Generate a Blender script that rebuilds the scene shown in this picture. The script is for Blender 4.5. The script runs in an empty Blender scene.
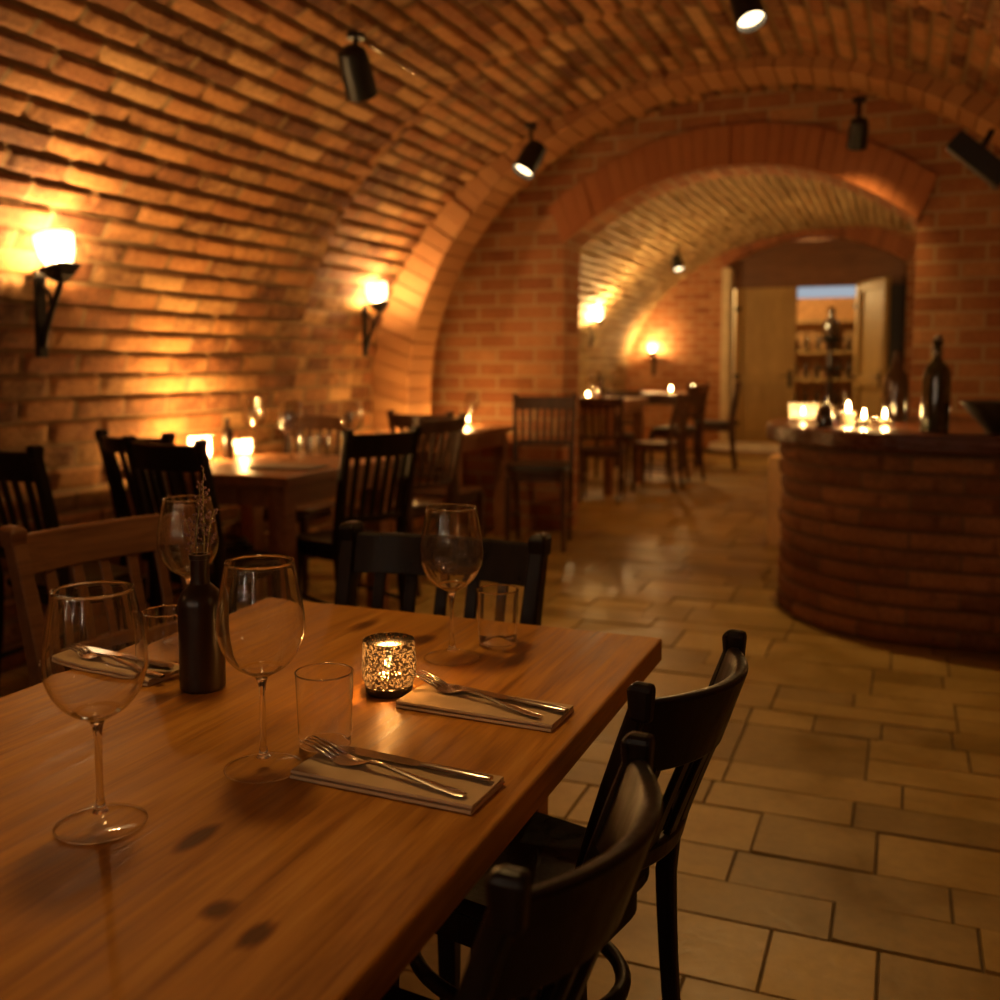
import bpy, math, random
import numpy as np
from mathutils import Vector, Matrix
random.seed(7); rng = np.random.default_rng(7)
SC = bpy.context.scene; COL = SC.collection
PI = math.pi

# ---------------------------------------------------------------- camera, world, exposure
cam = bpy.data.cameras.new('camera'); co = bpy.data.objects.new('camera', cam); COL.objects.link(co)
co.location = (0, 0, 1.24); co.rotation_euler = (math.radians(85), 0, math.radians(22))
cam.sensor_width = 36; cam.lens = 36; cam.shift_y = -0.0475; cam.clip_start = 0.02; cam.clip_end = 60
cam.dof.use_dof = True; cam.dof.focus_distance = 1.30; cam.dof.aperture_fstop = 3.6
SC.camera = co
w = bpy.data.worlds.new('world'); SC.world = w; w.use_nodes = True
w.node_tree.nodes['Background'].inputs[0].default_value = (0.02, 0.012, 0.006, 1)
w.node_tree.nodes['Background'].inputs[1].default_value = 0.3
vs = SC.view_settings; vs.view_transform = 'Standard'; vs.look = 'None'; vs.gamma = 1; vs.exposure = 0.0
vs.use_curve_mapping = False
cy = SC.cycles
cy.use_denoising = True; cy.sample_clamp_indirect = 4; cy.max_bounces = 12; cy.transparent_max_bounces = 24
cy.transmission_bounces = 12; cy.glossy_bounces = 6; cy.diffuse_bounces = 5
cy.caustics_reflective = False; cy.caustics_refractive = False

WARM = (1.0, 0.59, 0.225); CANDLE = (1.0, 0.54, 0.16); SPOTC = (1.0, 0.58, 0.19)
K_SCONCE = 90; K_SPOT = 44; K_CANDLE = 2.6

# ---------------------------------------------------------------- materials
def newmat(name):
    m = bpy.data.materials.new(name); m.use_nodes = True
    nt = m.node_tree; nt.nodes.clear()
    out = nt.nodes.new('ShaderNodeOutputMaterial')
    return m, nt, out
def N(nt, t, **k):
    n = nt.nodes.new(t)
    for a, b in k.items(): setattr(n, a, b)
    return n
def L(nt, a, b): nt.links.new(a, b)
def ramp(nt, fac, stops):
    r = N(nt, 'ShaderNodeValToRGB'); e = r.color_ramp.elements
    while len(e) < len(stops): e.new(0.5)
    for i, (p, c) in enumerate(stops):
        e[i].position = p; e[i].color = (*c, 1)
    L(nt, fac, r.inputs[0]); return r.outputs[0]
def mixc(nt, fac, a, b, mode='MIX'):
    m = N(nt, 'ShaderNodeMix', data_type='RGBA', blend_type=mode)
    for s, v in ((m.inputs[0], fac), (m.inputs[6], a), (m.inputs[7], b)):
        if hasattr(v, 'links'): L(nt, v, s)
        elif isinstance(v, tuple): s.default_value = (*v, 1)
        else: s.default_value = v
    return m.outputs[2]
def math_(nt, op, a, b=None):
    m = N(nt, 'ShaderNodeMath', operation=op)
    for s, v in ((m.inputs[0], a), (m.inputs[1], b)):
        if v is None: continue
        if hasattr(v, 'links'): L(nt, v, s)
        else: s.default_value = v
    return m.outputs[0]
def noise(nt, vec, scale, detail=4, rough=.55, dist=0):
    n = N(nt, 'ShaderNodeTexNoise'); n.inputs['Scale'].default_value = scale
    n.inputs['Detail'].default_value = detail; n.inputs['Roughness'].default_value = rough
    n.inputs['Distortion'].default_value = dist
    if vec is not None: L(nt, vec, n.inputs['Vector'])
    return n.outputs['Fac']
def pbr(nt, out, color, rough=.5, metal=0, bump=None, bs=.3, bd=.01, spec=.5):
    p = N(nt, 'ShaderNodeBsdfPrincipled')
    for s, v in (('Base Color', color), ('Roughness', rough), ('Metallic', metal), ('Specular IOR Level', spec)):
        if hasattr(v, 'links'): L(nt, v, p.inputs[s])
        elif isinstance(v, tuple): p.inputs[s].default_value = (*v, 1)
        else: p.inputs[s].default_value = v
    if bump is not None:
        b = N(nt, 'ShaderNodeBump'); b.inputs['Strength'].default_value = bs; b.inputs['Distance'].default_value = bd
        L(nt, bump, b.inputs['Height']); L(nt, b.outputs[0], p.inputs['Normal'])
    L(nt, p.outputs[0], out.inputs[0]); return p
def simple(name, color, rough=.5, metal=0, nscale=0, var=.25, spec=.5):
    m, nt, out = newmat(name)
    if nscale:
        tc = N(nt, 'ShaderNodeTexCoord')
        f = noise(nt, tc.outputs['Object'], nscale)
        lo = tuple(c * (1 - var) for c in color); hi = tuple(min(1, c * (1 + var)) for c in color)
        c = ramp(nt, f, [(.3, lo), (.7, hi)])
        pbr(nt, out, c, rough, metal, f, .15, .004, spec)
    else: pbr(nt, out, color, rough, metal, spec=spec)
    return m
def brickmat(name, bw, rh, mort, cols, mcol, uv=True, bs=.5, bd=.012, darkvar=.5):
    m, nt, out = newmat(name)
    tc = N(nt, 'ShaderNodeTexCoord'); vec = tc.outputs['UV' if uv else 'Object']
    b = N(nt, 'ShaderNodeTexBrick'); b.offset = .5
    L(nt, vec, b.inputs['Vector'])
    b.inputs['Color1'].default_value = (0, 0, 0, 1); b.inputs['Color2'].default_value = (1, 1, 1, 1)
    b.inputs['Mortar'].default_value = (.5, .5, .5, 1)
    b.inputs['Scale'].default_value = 1; b.inputs['Mortar Size'].default_value = mort
    b.inputs['Mortar Smooth'].default_value = .25
    b.inputs['Brick Width'].default_value = bw; b.inputs['Row Height'].default_value = rh
    n1 = noise(nt, vec, 9, 5, .65); n2 = noise(nt, vec, 45, 4, .7); n3 = noise(nt, vec, 1.3, 3)
    t = math_(nt, 'ADD', math_(nt, 'MULTIPLY', b.outputs['Color'], .7), math_(nt, 'MULTIPLY', n1, .42))
    k = len(cols); c = ramp(nt, t, [(.16 + .72 * i / (k - 1), cc) for i, cc in enumerate(cols)])
    c = mixc(nt, .7, c, ramp(nt, n2, [(.25, (.45,) * 3), (.7, (1.15,) * 3)]), 'MULTIPLY')
    c = mixc(nt, b.outputs['Fac'], c, mixc(nt, n2, tuple(x * .7 for x in mcol), mcol))
    c = mixc(nt, darkvar, c, ramp(nt, n3, [(.3, (.55, .5, .48)), (.65, (1.1, 1.08, 1.05))]), 'MULTIPLY')
    hgt = math_(nt, 'SUBTRACT', math_(nt, 'ADD', math_(nt, 'MULTIPLY', n1, .5), math_(nt, 'MULTIPLY', n2, .5)),
                math_(nt, 'MULTIPLY', b.outputs['Fac'], .8))
    pbr(nt, out, c, .8, 0, hgt, bs, bd, .25)
    return m
BR = [(.08, .028, .012), (.33, .13, .046), (.52, .245, .088), (.15, .054, .02), (.58, .32, .13)]
M = {}
M['vault'] = brickmat('vault_brick', .29, .10, .010, BR, (.33, .20, .09))
M['wallb'] = brickmat('wall_brick', .30, .105, .010, [(.26, .085, .03), (.43, .18, .068), (.35, .13, .05), (.52, .25, .105)], (.50, .33, .17), bs=.8)
M['yvault'] = brickmat('pale_vault_brick', .29, .10, .010, [(.36, .22, .09), (.5, .34, .14), (.45, .27, .11), (.58, .42, .2)], (.42, .32, .17))
M['barb'] = brickmat('bar_brick', .42, .085, .006, [(.11, .045, .02), (.27, .115, .046), (.38, .18, .075), (.17, .07, .03)], (.20, .12, .06), bs=.8)
def stone():
    m, nt, out = newmat('stone_tile')
    tc = N(nt, 'ShaderNodeTexCoord'); at = N(nt, 'ShaderNodeAttribute', attribute_name='tile')
    n1 = noise(nt, tc.outputs['Object'], 3.5, 5, .6); n2 = noise(nt, tc.outputs['Object'], 30, 4, .6)
    t = math_(nt, 'ADD', math_(nt, 'MULTIPLY', at.outputs['Fac'], .38), math_(nt, 'MULTIPLY', n1, .7))
    c = ramp(nt, t, [(.2, (.14, .082, .016)), (.5, (.26, .160, .036)), (.8, (.38, .245, .066))])
    c = mixc(nt, .4, c, ramp(nt, n2, [(.3, (.6,) * 3), (.65, (1.1,) * 3)]), 'MULTIPLY')
    r = ramp(nt, n1, [(.3, (.32,) * 3), (.7, (.55,) * 3)])
    pbr(nt, out, c, r, 0, math_(nt, 'ADD', n1, math_(nt, 'MULTIPLY', n2, .4)), .25, .012, .5)
    return m
M['stone'] = stone()
M['grout'] = simple('grout', (.075, .045, .016), .9, 0, 20)
def wood(name, cols, rough=.4, axis=1, scale=1.0, knots=(), bs=.25, spec=.35):
    m, nt, out = newmat(name)
    tc = N(nt, 'ShaderNodeTexCoord')
    mp = N(nt, 'ShaderNodeMapping'); L(nt, tc.outputs['Object'], mp.inputs[0])
    s = [9 * scale] * 3; s[axis] = .9 * scale; mp.inputs['Scale'].default_value = s
    mp2 = N(nt, 'ShaderNodeMapping'); L(nt, tc.outputs['Object'], mp2.inputs[0])
    s2 = [85 * scale] * 3; s2[axis] = 4.0 * scale; mp2.inputs['Scale'].default_value = s2
    n1 = noise(nt, mp.outputs[0], 1.6, 6, .6, 1.2); n2 = noise(nt, mp2.outputs[0], 1.0, 4, .65, .4)
    n3 = noise(nt, tc.outputs['Object'], 2.2 * scale, 3)
    t = math_(nt, 'ADD', math_(nt, 'MULTIPLY', n1, .55), math_(nt, 'MULTIPLY', n2, .55))
    k = len(cols); c = ramp(nt, t, [(.34 + .38 * i / (k - 1), cc) for i, cc in enumerate(cols)])
    c = mixc(nt, .5, c, ramp(nt, n3, [(.3, (.62, .58, .55)), (.68, (1.1,) * 3)]), 'MULTIPLY')
    for (kx, ky, r, el) in knots:
        sub = N(nt, 'ShaderNodeMapping'); L(nt, tc.outputs['Object'], sub.inputs[0])
        sub.inputs['Location'].default_value = (-kx / r, -ky / (r * el), 0)
        sub.inputs['Scale'].default_value = (1 / r, 1 / (r * el), 0)
        ln = N(nt, 'ShaderNodeVectorMath', operation='LENGTH'); L(nt, sub.outputs[0], ln.inputs[0])
        dd = math_(nt, 'ADD', ln.outputs['Value'], math_(nt, 'MULTIPLY', math_(nt, 'SUBTRACT', n1, .5), 1.6))
        f = ramp(nt, dd, [(.35, (.12, .06, .025)), (.55, (.45, .34, .22)), (.8, (1, 1, 1))])
        c = mixc(nt, .85, c, f, 'MULTIPLY')
    r_ = ramp(nt, n2, [(.3, (rough - .1,) * 3), (.7, (rough + .15,) * 3)])
    pbr(nt, out, c, r_, 0, math_(nt, 'ADD', math_(nt, 'MULTIPLY', n2, .7), n1), bs, .004, spec)
    return m
M['tablewood'] = wood('table_wood', [(.13, .042, .005), (.33, .130, .017), (.48, .208, .03), (.58, .285, .052)], .42, 1, 1,
    knots=[(.30, -.125, .022, 1.6), (.245, -.105, .02, 1.5), (.14, .0, .018, 2.5), (.02, .75, .03, 1.6), (.22, .70, .028, 2.6), (-.12, .80, .03, 3), (-.2, .33, .03, 1.6)], bs=.22, spec=.16)
M['midwood'] = wood('brown_table_wood', [(.12, .045, .018), (.25, .105, .04), (.33, .15, .06)], .38)
M['blackwood'] = wood('black_stained_wood', [(.005, .003, .0015), (.010, .005, .0025), (.018, .009, .004)], .36, 2, .8, bs=.1, spec=.2)
M['walnut'] = wood('walnut_wood', [(.03, .011, .005), (.06, .023, .009), (.09, .036, .014)], .4, 2)
M['brownwood'] = wood('dark_brown_wood', [(.07, .028, .010), (.14, .058, .02), (.19, .085, .03)], .42, 0)
M['barwood'] = wood('bar_wood', [(.045, .013, .005), (.09, .026, .009), (.13, .042, .014)], .25, 0)
M['doorwood'] = wood('pale_door_wood', [(.24, .15, .045), (.33, .21, .065), (.40, .26, .085)], .55, 2)
M['plaster'] = simple('plaster', (.55, .45, .28), .8, 0, 6, .15)
M['threshold'] = simple('pale_stone', (.78, .74, .64), .6, 0, 8, .12)
M['ochre'] = simple('ochre_plinth', (.5, .26, .09), .7, 0, 12, .25)
M['paleochre'] = simple('pale_ochre', (.72, .46, .20), .6, 0, 10, .15)
M['iron'] = simple('wrought_iron', (.018, .014, .012), .5, .6, 40, .3)
M['blackmetal'] = simple('black_metal', (.012, .011, .010), .42, .3)
M['leather'] = simple('black_leather', (.012, .009, .008), .45, 0, 60, .3)
M['steel'] = simple('steel', (.62, .58, .54), .18, 1)
M['chrome'] = simple('polished_steel', (.7, .68, .66), .12, 1)
M['bottle'] = simple('dark_bottle', (.018, .008, .004), .28, 0, 30, .3, .45)
M['greenglass'] = simple('dark_green_glass', (.014, .012, .004), .08, 0, 0, 0, .9)
M['brownglass'] = simple('dark_brown_glass', (.016, .007, .003), .1, 0, 0, 0, .9)
M['wax'] = simple('candle_wax', (.85, .74, .55), .5)
M['stemgreen'] = simple('dried_stem', (.20, .15, .05), .8, 0, 50, .3)
M['bud'] = simple('dried_bud', (.16, .075, .07), .85, 0, 80, .4)
M['plate'] = simple('slate_mat', (.16, .12, .09), .6, 0, 30)
M['bowlwood'] = simple('dark_bowl', (.016, .010, .007), .5, 0, 20)
def cloth():
    m, nt, out = newmat('linen_cloth'); tc = N(nt, 'ShaderNodeTexCoord')
    n = noise(nt, tc.outputs['Object'], 14, 4)
    wv = N(nt, 'ShaderNodeTexWave'); wv.inputs['Scale'].default_value = 260; L(nt, tc.outputs['Object'], wv.inputs['Vector'])
    c = ramp(nt, n, [(.3, (.52, .36, .20)), (.7, (.62, .44, .26))])
    pbr(nt, out, c, .9, 0, wv.outputs['Fac'], .2, .001, .2); return m
M['cloth'] = cloth()
def thin_glass(name, tint=(1, 1, 1), base=.05, rough=.0, power=3.2, edge=.95):
    m, nt, out = newmat(name)
    t = N(nt, 'ShaderNodeBsdfTransparent'); t.inputs[0].default_value = (*tint, 1)
    g = N(nt, 'ShaderNodeBsdfGlossy'); g.inputs['Roughness'].default_value = rough
    lw = N(nt, 'ShaderNodeLayerWeight'); lw.inputs[0].default_value = .5
    f = math_(nt, 'ADD', math_(nt, 'MULTIPLY', math_(nt, 'POWER', lw.outputs['Facing'], power), edge), base)
    mx = N(nt, 'ShaderNodeMixShader'); L(nt, f, mx.inputs[0]); L(nt, t.outputs[0], mx.inputs[1]); L(nt, g.outputs[0], mx.inputs[2])
    L(nt, mx.outputs[0], out.inputs[0]); return m
M['glass'] = thin_glass('clear_glass', (.99, .985, .98), .03)
M['flatglass'] = thin_glass('clear_glass_foot', (1, 1, 1), .02, 0, 5, .3)
def solid_glass(name, col=(1, 1, 1), rough=0.0, clear=0):
    m, nt, out = newmat(name); p = N(nt, 'ShaderNodeBsdfPrincipled')
    p.inputs['Base Color'].default_value = (*col, 1); p.inputs['Roughness'].default_value = rough
    p.inputs['Transmission Weight'].default_value = 1; p.inputs['IOR'].default_value = 1.5
    if clear:
        t = N(nt, 'ShaderNodeBsdfTransparent'); mx = N(nt, 'ShaderNodeMixShader'); mx.inputs[0].default_value = 1 - clear
        L(nt, t.outputs[0], mx.inputs[1]); L(nt, p.outputs[0], mx.inputs[2]); L(nt, mx.outputs[0], out.inputs[0])
    else: L(nt, p.outputs[0], out.inputs[0])
    return m
M['sglass'] = solid_glass('solid_clear_glass')
M['bowlglass'] = thin_glass('reflective_clear_glass', (.96, .95, .93), .10, .03, 1.8, .9)
def mercury():
    m, nt, out = newmat('speckled_glass'); tc = N(nt, 'ShaderNodeTexCoord')
    v = N(nt, 'ShaderNodeTexVoronoi'); v.inputs['Scale'].default_value = 250; L(nt, tc.outputs['Object'], v.inputs['Vector'])
    f = ramp(nt, v.outputs['Distance'], [(.34, (1,) * 3), (.44, (0,) * 3)])
    tr = N(nt, 'ShaderNodeBsdfTransparent'); tr.inputs[0].default_value = (1, .9, .78, 1)
    tl = N(nt, 'ShaderNodeBsdfTranslucent'); tl.inputs[0].default_value = (.03, .021, .014, 1)
    gl = N(nt, 'ShaderNodeBsdfGlossy'); gl.inputs[0].default_value = (.10, .075, .055, 1); gl.inputs['Roughness'].default_value = .25
    a = N(nt, 'ShaderNodeMixShader'); a.inputs[0].default_value = .45; L(nt, tl.outputs[0], a.inputs[1]); L(nt, gl.outputs[0], a.inputs[2])
    b = N(nt, 'ShaderNodeMixShader'); L(nt, math_(nt, 'ADD', math_(nt, 'MULTIPLY', f, .85), .02), b.inputs[0]); L(nt, a.outputs[0], b.inputs[1]); L(nt, tr.outputs[0], b.inputs[2])
    L(nt, b.outputs[0], out.inputs[0]); return m
M['mercury'] = mercury()
def frosted():
    m, nt, out = newmat('frosted_glass')
    t = N(nt, 'ShaderNodeBsdfTransparent'); d = N(nt, 'ShaderNodeBsdfTranslucent'); d.inputs[0].default_value = (.8, .72, .66, 1)
    mx = N(nt, 'ShaderNodeMixShader'); mx.inputs[0].default_value = .3
    L(nt, t.outputs[0], mx.inputs[1]); L(nt, d.outputs[0], mx.inputs[2]); L(nt, mx.outputs[0], out.inputs[0]); return m
M['frost'] = frosted()
def emis(name, col, st):
    m, nt, out = newmat(name); e = N(nt, 'ShaderNodeEmission'); e.inputs[0].default_value = (*col, 1); e.inputs[1].default_value = st
    L(nt, e.outputs[0], out.inputs[0]); return m
M['flame'] = emis('flame', (1, .66, .26), 110)
M['bulb'] = emis('lamp_glow', (1, .64, .25), 120)
def glare_glow():
    m, nt, out = newmat('wall_glare_glow')  # glowing stand-in for the white glare on the wall above each sconce
    e = N(nt, 'ShaderNodeEmission'); e.inputs[0].default_value = (1, .76, .40, 1); e.inputs[1].default_value = 9
    t = N(nt, 'ShaderNodeBsdfTransparent'); mx = N(nt, 'ShaderNodeMixShader'); mx.inputs[0].default_value = .18
    L(nt, t.outputs[0], mx.inputs[1]); L(nt, e.outputs[0], mx.inputs[2]); L(nt, mx.outputs[0], out.inputs[0]); return m
M['glare_glow'] = glare_glow()
M['lens'] = emis('spot_lens', (1, .74, .42), 6)
M['sky'] = emis('cool_daylight', (.66, .76, .88), .55)

# ---------------------------------------------------------------- mesh helpers
class MB:
    def __init__(s): s.v = []; s.f = []
    def add(s, vs, fs):
        o = len(s.v); s.v += [tuple(v) for v in vs]; s.f += [tuple(i + o for i in f) for f in fs]; return s
    def box(s, c, d, rot=None):
        R = rot or Matrix.Identity(3); c = Vector(c)
        vs = [c + R @ Vector((x * d[0] / 2, y * d[1] / 2, z * d[2] / 2)) for x in (-1, 1) for y in (-1, 1) for z in (-1, 1)]
        return s.add(vs, [(0, 1, 3, 2), (4, 6, 7, 5), (0, 4, 5, 1), (2, 3, 7, 6), (0, 2, 6, 4), (1, 5, 7, 3)])
    def loft(s, rings, caps=True, closed=False):
        n = len(rings[0]); vs = [p for r in rings for p in r]; fs = []; m = len(rings)
        for i in range(m if closed else m - 1):
            a, b = i * n, ((i + 1) % m) * n
            for j in range(n): k = (j + 1) % n; fs.append((a + j, a + k, b + k, b + j))
        if caps and not closed: fs.append(tuple(range(n - 1, -1, -1))); fs.append(tuple((m - 1) * n + j for j in range(n)))
        return s.add(vs, fs)
    def tube(s, path, rad, seg=10, closed=False):
        P = [Vector(p) for p in path]; m = len(P); rings = []
        R = rad if hasattr(rad, '__len__') else [rad] * m
        prev = None
        for i in range(m):
            t = (P[(i + 1) % m] - P[i - 1]) if closed else (P[min(i + 1, m - 1)] - P[max(i - 1, 0)])
            t.normalize()
            if prev is None:
                u = t.orthogonal().normalized()
            else:
                u = (prev - t * prev.dot(t)).normalized()
            prev = u; v = t.cross(u)
            rings.append([P[i] + (u * math.cos(2 * PI * j / seg) + v * math.sin(2 * PI * j / seg)) * R[i] for j in range(seg)])
        return s.loft(rings, True, closed)
    def lathe(s, prof, seg=40, c=(0, 0, 0), cap0=True, cap1=True):
        c = Vector(c)
        rings = [[c + Vector((r * math.cos(2 * PI * j / seg), r * math.sin(2 * PI * j / seg), z)) for j in range(seg)] for r, z in prof]
        n = seg; o = len(s.v); s.loft(rings, False)
        if cap0: s.f.append(tuple(o + j for j in range(n - 1, -1, -1)))
        if cap1: s.f.append(tuple(o + (len(prof) - 1) * n + j for j in range(n)))
        return s
def mesh_obj(name, mb, mat, parent=None, smooth=False, bevel=0, seg=2, loc=None, rot=None):
    me = bpy.data.meshes.new(name); me.from_pydata(mb.v, [], mb.f); me.update()
    import bmesh
    bm = bmesh.new(); bm.from_mesh(me); bmesh.ops.recalc_face_normals(bm, faces=bm.faces); bm.to_mesh(me); bm.free()
    me.materials.append(M[mat] if isinstance(mat, str) else mat)
    if smooth:
        me.polygons.foreach_set('use_smooth', [True] * len(me.polygons))
    o = bpy.data.objects.new(name, me); COL.objects.link(o)
    if parent is not None: o.parent = parent
    if loc: o.location = loc
    if rot: o.rotation_euler = rot
    if bevel:
        b = o.modifiers.new('bevel', 'BEVEL'); b.width = bevel; b.segments = seg; b.limit_method = 'ANGLE'; b.angle_limit = math.radians(40)
    if smooth == 'auto':
        try: me.set_sharp_from_angle(angle=math.radians(40))
        except Exception: pass
    return o
def tag(o, label, cat, group=None):
    o['label'] = label; o['category'] = cat
    if group: o['group'] = group
    return o
def thing(name, label, cat, loc=(0, 0, 0), rz=0, group=None):
    o = bpy.data.objects.new(name, None); COL.objects.link(o); o.empty_display_size = .05
    o.location = loc; o.rotation_euler = (0, 0, rz); return tag(o, label, cat, group)
def struct(o): o['kind'] = 'structure'; return o
def copy_tree(o, parent=None):
    c = o.copy(); COL.objects.link(c)
    if parent is not None: c.parent = parent; c.matrix_parent_inverse = o.matrix_parent_inverse
    for ch in list(o.children): copy_tree(ch, c)
    return c
def light(name, kind, loc, energy, color, radius=.02, parent=None, **k):
    l = bpy.data.lights.new(name, kind); l.energy = energy; l.color = color; l.shadow_soft_size = radius
    for a, b in k.items(): setattr(l, a, b)
    o = bpy.data.objects.new(name, l); COL.objects.link(o); o.location = loc
    if parent is not None: o.parent = parent
    return o
def aim(o, d): o.rotation_euler = Vector(d).to_track_quat('-Z', 'Y').to_euler()

# ---------------------------------------------------------------- brick relief
def hashf(a, b):
    x = np.sin(a * 127.1 + b * 311.7) * 43758.5453
    return x - np.floor(x)
def relief(u, v, bw, rh, mort, amp=.014, saw=.010):
    r = np.floor(v / rh); off = np.where(np.mod(r, 2) == 0, .5 * bw, 0)
    b = np.floor((u + off) / bw); x = (u + off) - b * bw; y = v - r * rh
    d = np.minimum(np.minimum(x, bw - x), np.minimum(y, rh - y))
    edge = np.clip((d - mort * .3) / (mort * 1.2), 0, 1)
    h1 = hashf(r, b); h2 = hashf(r + 17.3, b); h3 = hashf(r, 3.3)
    body = (h1 - .5) * amp + (y / rh - .5) * saw * (.5 + h3) + (x / bw - .5) * (h2 - .5) * amp * .5
    rough = (hashf(np.floor(u * 40), np.floor(v * 40)) - .5) * .002
    return edge * (.022 + body) + rough
def grid_obj(name, P, UV, mat, nu, nv, smooth=False):
    """P (nu*nv,3) rows of nv"""
    idx = np.arange(nu * nv).reshape(nu, nv)
    q = np.stack([idx[:-1, :-1], idx[1:, :-1], idx[1:, 1:], idx[:-1, 1:]], -1).reshape(-1, 4)
    me = bpy.data.meshes.new(name); me.vertices.add(nu * nv); me.vertices.foreach_set('co', P.astype(np.float32).ravel())
    me.loops.add(q.size); me.loops.foreach_set('vertex_index', q.ravel().astype(np.int32))
    me.polygons.add(len(q)); me.polygons.foreach_set('loop_start', np.arange(0, q.size, 4, dtype=np.int32))
    me.update(calc_edges=True)
    uv = me.uv_layers.new(name='UVMap'); uv.data.foreach_set('uv', UV[q.ravel()].astype(np.float32).ravel())
    if smooth: me.polygons.foreach_set('use_smooth', [True] * len(q))
    me.materials.append(M[mat]); o = bpy.data.objects.new(name, me); COL.objects.link(o); return struct(o)
def section(x0, a, b, zs):
    """densely sampled profile: left wall up, over, right wall down; returns fn s->(x,z,nx,nz), total, s_spring_left, s_spring_right"""
    th = np.linspace(PI, 0, 800)
    xs = np.concatenate([[x0 - a], x0 + a * np.cos(th), [x0 + a]]); zz = np.concatenate([[0.], zs + b * np.sin(th), [0.]])
    ds = np.hypot(np.diff(xs), np.diff(zz)); s = np.concatenate([[0], np.cumsum(ds)])
    def fn(q):
        e = .01
        x = np.interp(q, s, xs); z = np.interp(q, s, zz)
        tx = np.interp(q + e, s, xs) - np.interp(q - e, s, xs); tz = np.interp(q + e, s, zz) - np.interp(q - e, s, zz)
        l = np.hypot(tx, tz) + 1e-9
        return x, z, tz / l, -tx / l          # inward normal
    return fn, s[-1], zs, s[-1] - zs
def vault(names, x0, a, b, zs, y0, y1, mat, ds, dy, bw=.29, rh=.10, mort=.010, amp=.008, saw=.014, rmin=0):
    fn, T, sl, sr = section(x0, a, b, zs)
    ny = int((y1 - y0) / dy) + 1; ys = np.linspace(y0, y1, ny)
    sl = round(sl / rh) * rh; sr = round(sr / rh) * rh
    for nm, (a0, a1) in zip(names, ((0, sl), (sl, sr), (sr, T))):
        if nm is None: continue
        ns = max(2, int((a1 - a0) / ds) + 1); ss = np.linspace(a0, a1, ns)
        Sg, Yg = np.meshgrid(ss, ys, indexing='ij')
        x, z, nx, nz = fn(Sg)
        wob = .010 * np.sin(Yg * 1.1 + Sg * 2.1) + .004 * np.sin(Yg * 2.9 - Sg * 1.2)
        d = relief(Yg, Sg + .0025 * np.sin(Yg * 5.3 + np.floor(Sg / rh) * 2), bw, rh, mort, amp, saw) + wob
        P = np.stack([x + nx * d, Yg, z + nz * d], -1).reshape(-1, 3)
        grid_obj(nm, P, np.stack([Yg, Sg], -1).reshape(-1, 2), mat, ns, ny)

X0, ZS = -1.0, 1.0
vault(('wall_left', 'ceiling', 'wall_right'), X0, 2.35, 2.05, ZS, -2.2, 5.0, 'vault', .0115, .022)
vault(('wall_left_recess', 'ceiling_recess', 'wall_right_recess'), X0, 2.52, 2.07, ZS, 4.97, 7.02, 'vault', .0125, .024)
vault(('wall_left_cellar', 'ceiling_cellar', 'wall_right_cellar'), X0, 3.0, 2.2, ZS, 7.38, 15.12, 'yvault', .0125, .05, amp=.02, saw=.045)

def arch_ring(name, fn_in, fn_out, n, y0, y1, mat, gap=.006):
    """separate voussoirs in one mesh between two outlines given as t->(x,z)"""
    mb = MB()
    for i in range(n):
        t0, t1 = i / n + gap / 8, (i + 1) / n - gap / 8
        j = (random.random() - .5) * .016
        pts = [fn_in(t0), fn_in(t1), fn_out(t1), fn_out(t0)]
        mb.loft([[(x, y0 + j, z) for x, z in pts], [(x, y1, z) for x, z in pts]])
    o = mesh_obj(name, mb, mat, bevel=.004, seg=1); return struct(o)
def plain_brick(name, cols):
    m, nt, out = newmat(name); g = N(nt, 'ShaderNodeNewGeometry'); tc = N(nt, 'ShaderNodeTexCoord')
    n = noise(nt, tc.outputs['Object'], 14, 5, .65)
    t = math_(nt, 'ADD', math_(nt, 'MULTIPLY', g.outputs['Random Per Island'], .7), math_(nt, 'MULTIPLY', n, .4))
    k = len(cols); c = ramp(nt, t, [(.15 + .75 * i / (k - 1), cc) for i, cc in enumerate(cols)])
    pbr(nt, out, c, .8, 0, n, .6, .01, .25); return m
M['vouss'] = plain_brick('voussoir_brick', [(.33, .145, .052), (.40, .185, .07), (.46, .23, .09)])
M['voussdark'] = plain_brick('dark_voussoir_brick', [(.16, .055, .024), (.23, .08, .033), (.28, .105, .042)])
M['voussred'] = plain_brick('red_voussoir_brick', [(.32, .11, .04), (.38, .14, .05), (.35, .125, .045)])
def prof(a, b):
    fn, T, _, _ = section(X0, a, b, ZS)
    def f(t):
        x, z, _, _ = fn(np.array(t * T)); return float(x), float(z)
    return f
arch_ring('trim_1', prof(2.22, 2.0), prof(2.58, 2.14), 80, 6.25, 6.62, 'vouss', .0025)
# step face where the vault widens
arch_ring('trim_2', prof(2.345, 2.045), prof(2.58, 2.14), 40, 4.93, 5.0, 'vouss', 0)

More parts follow.
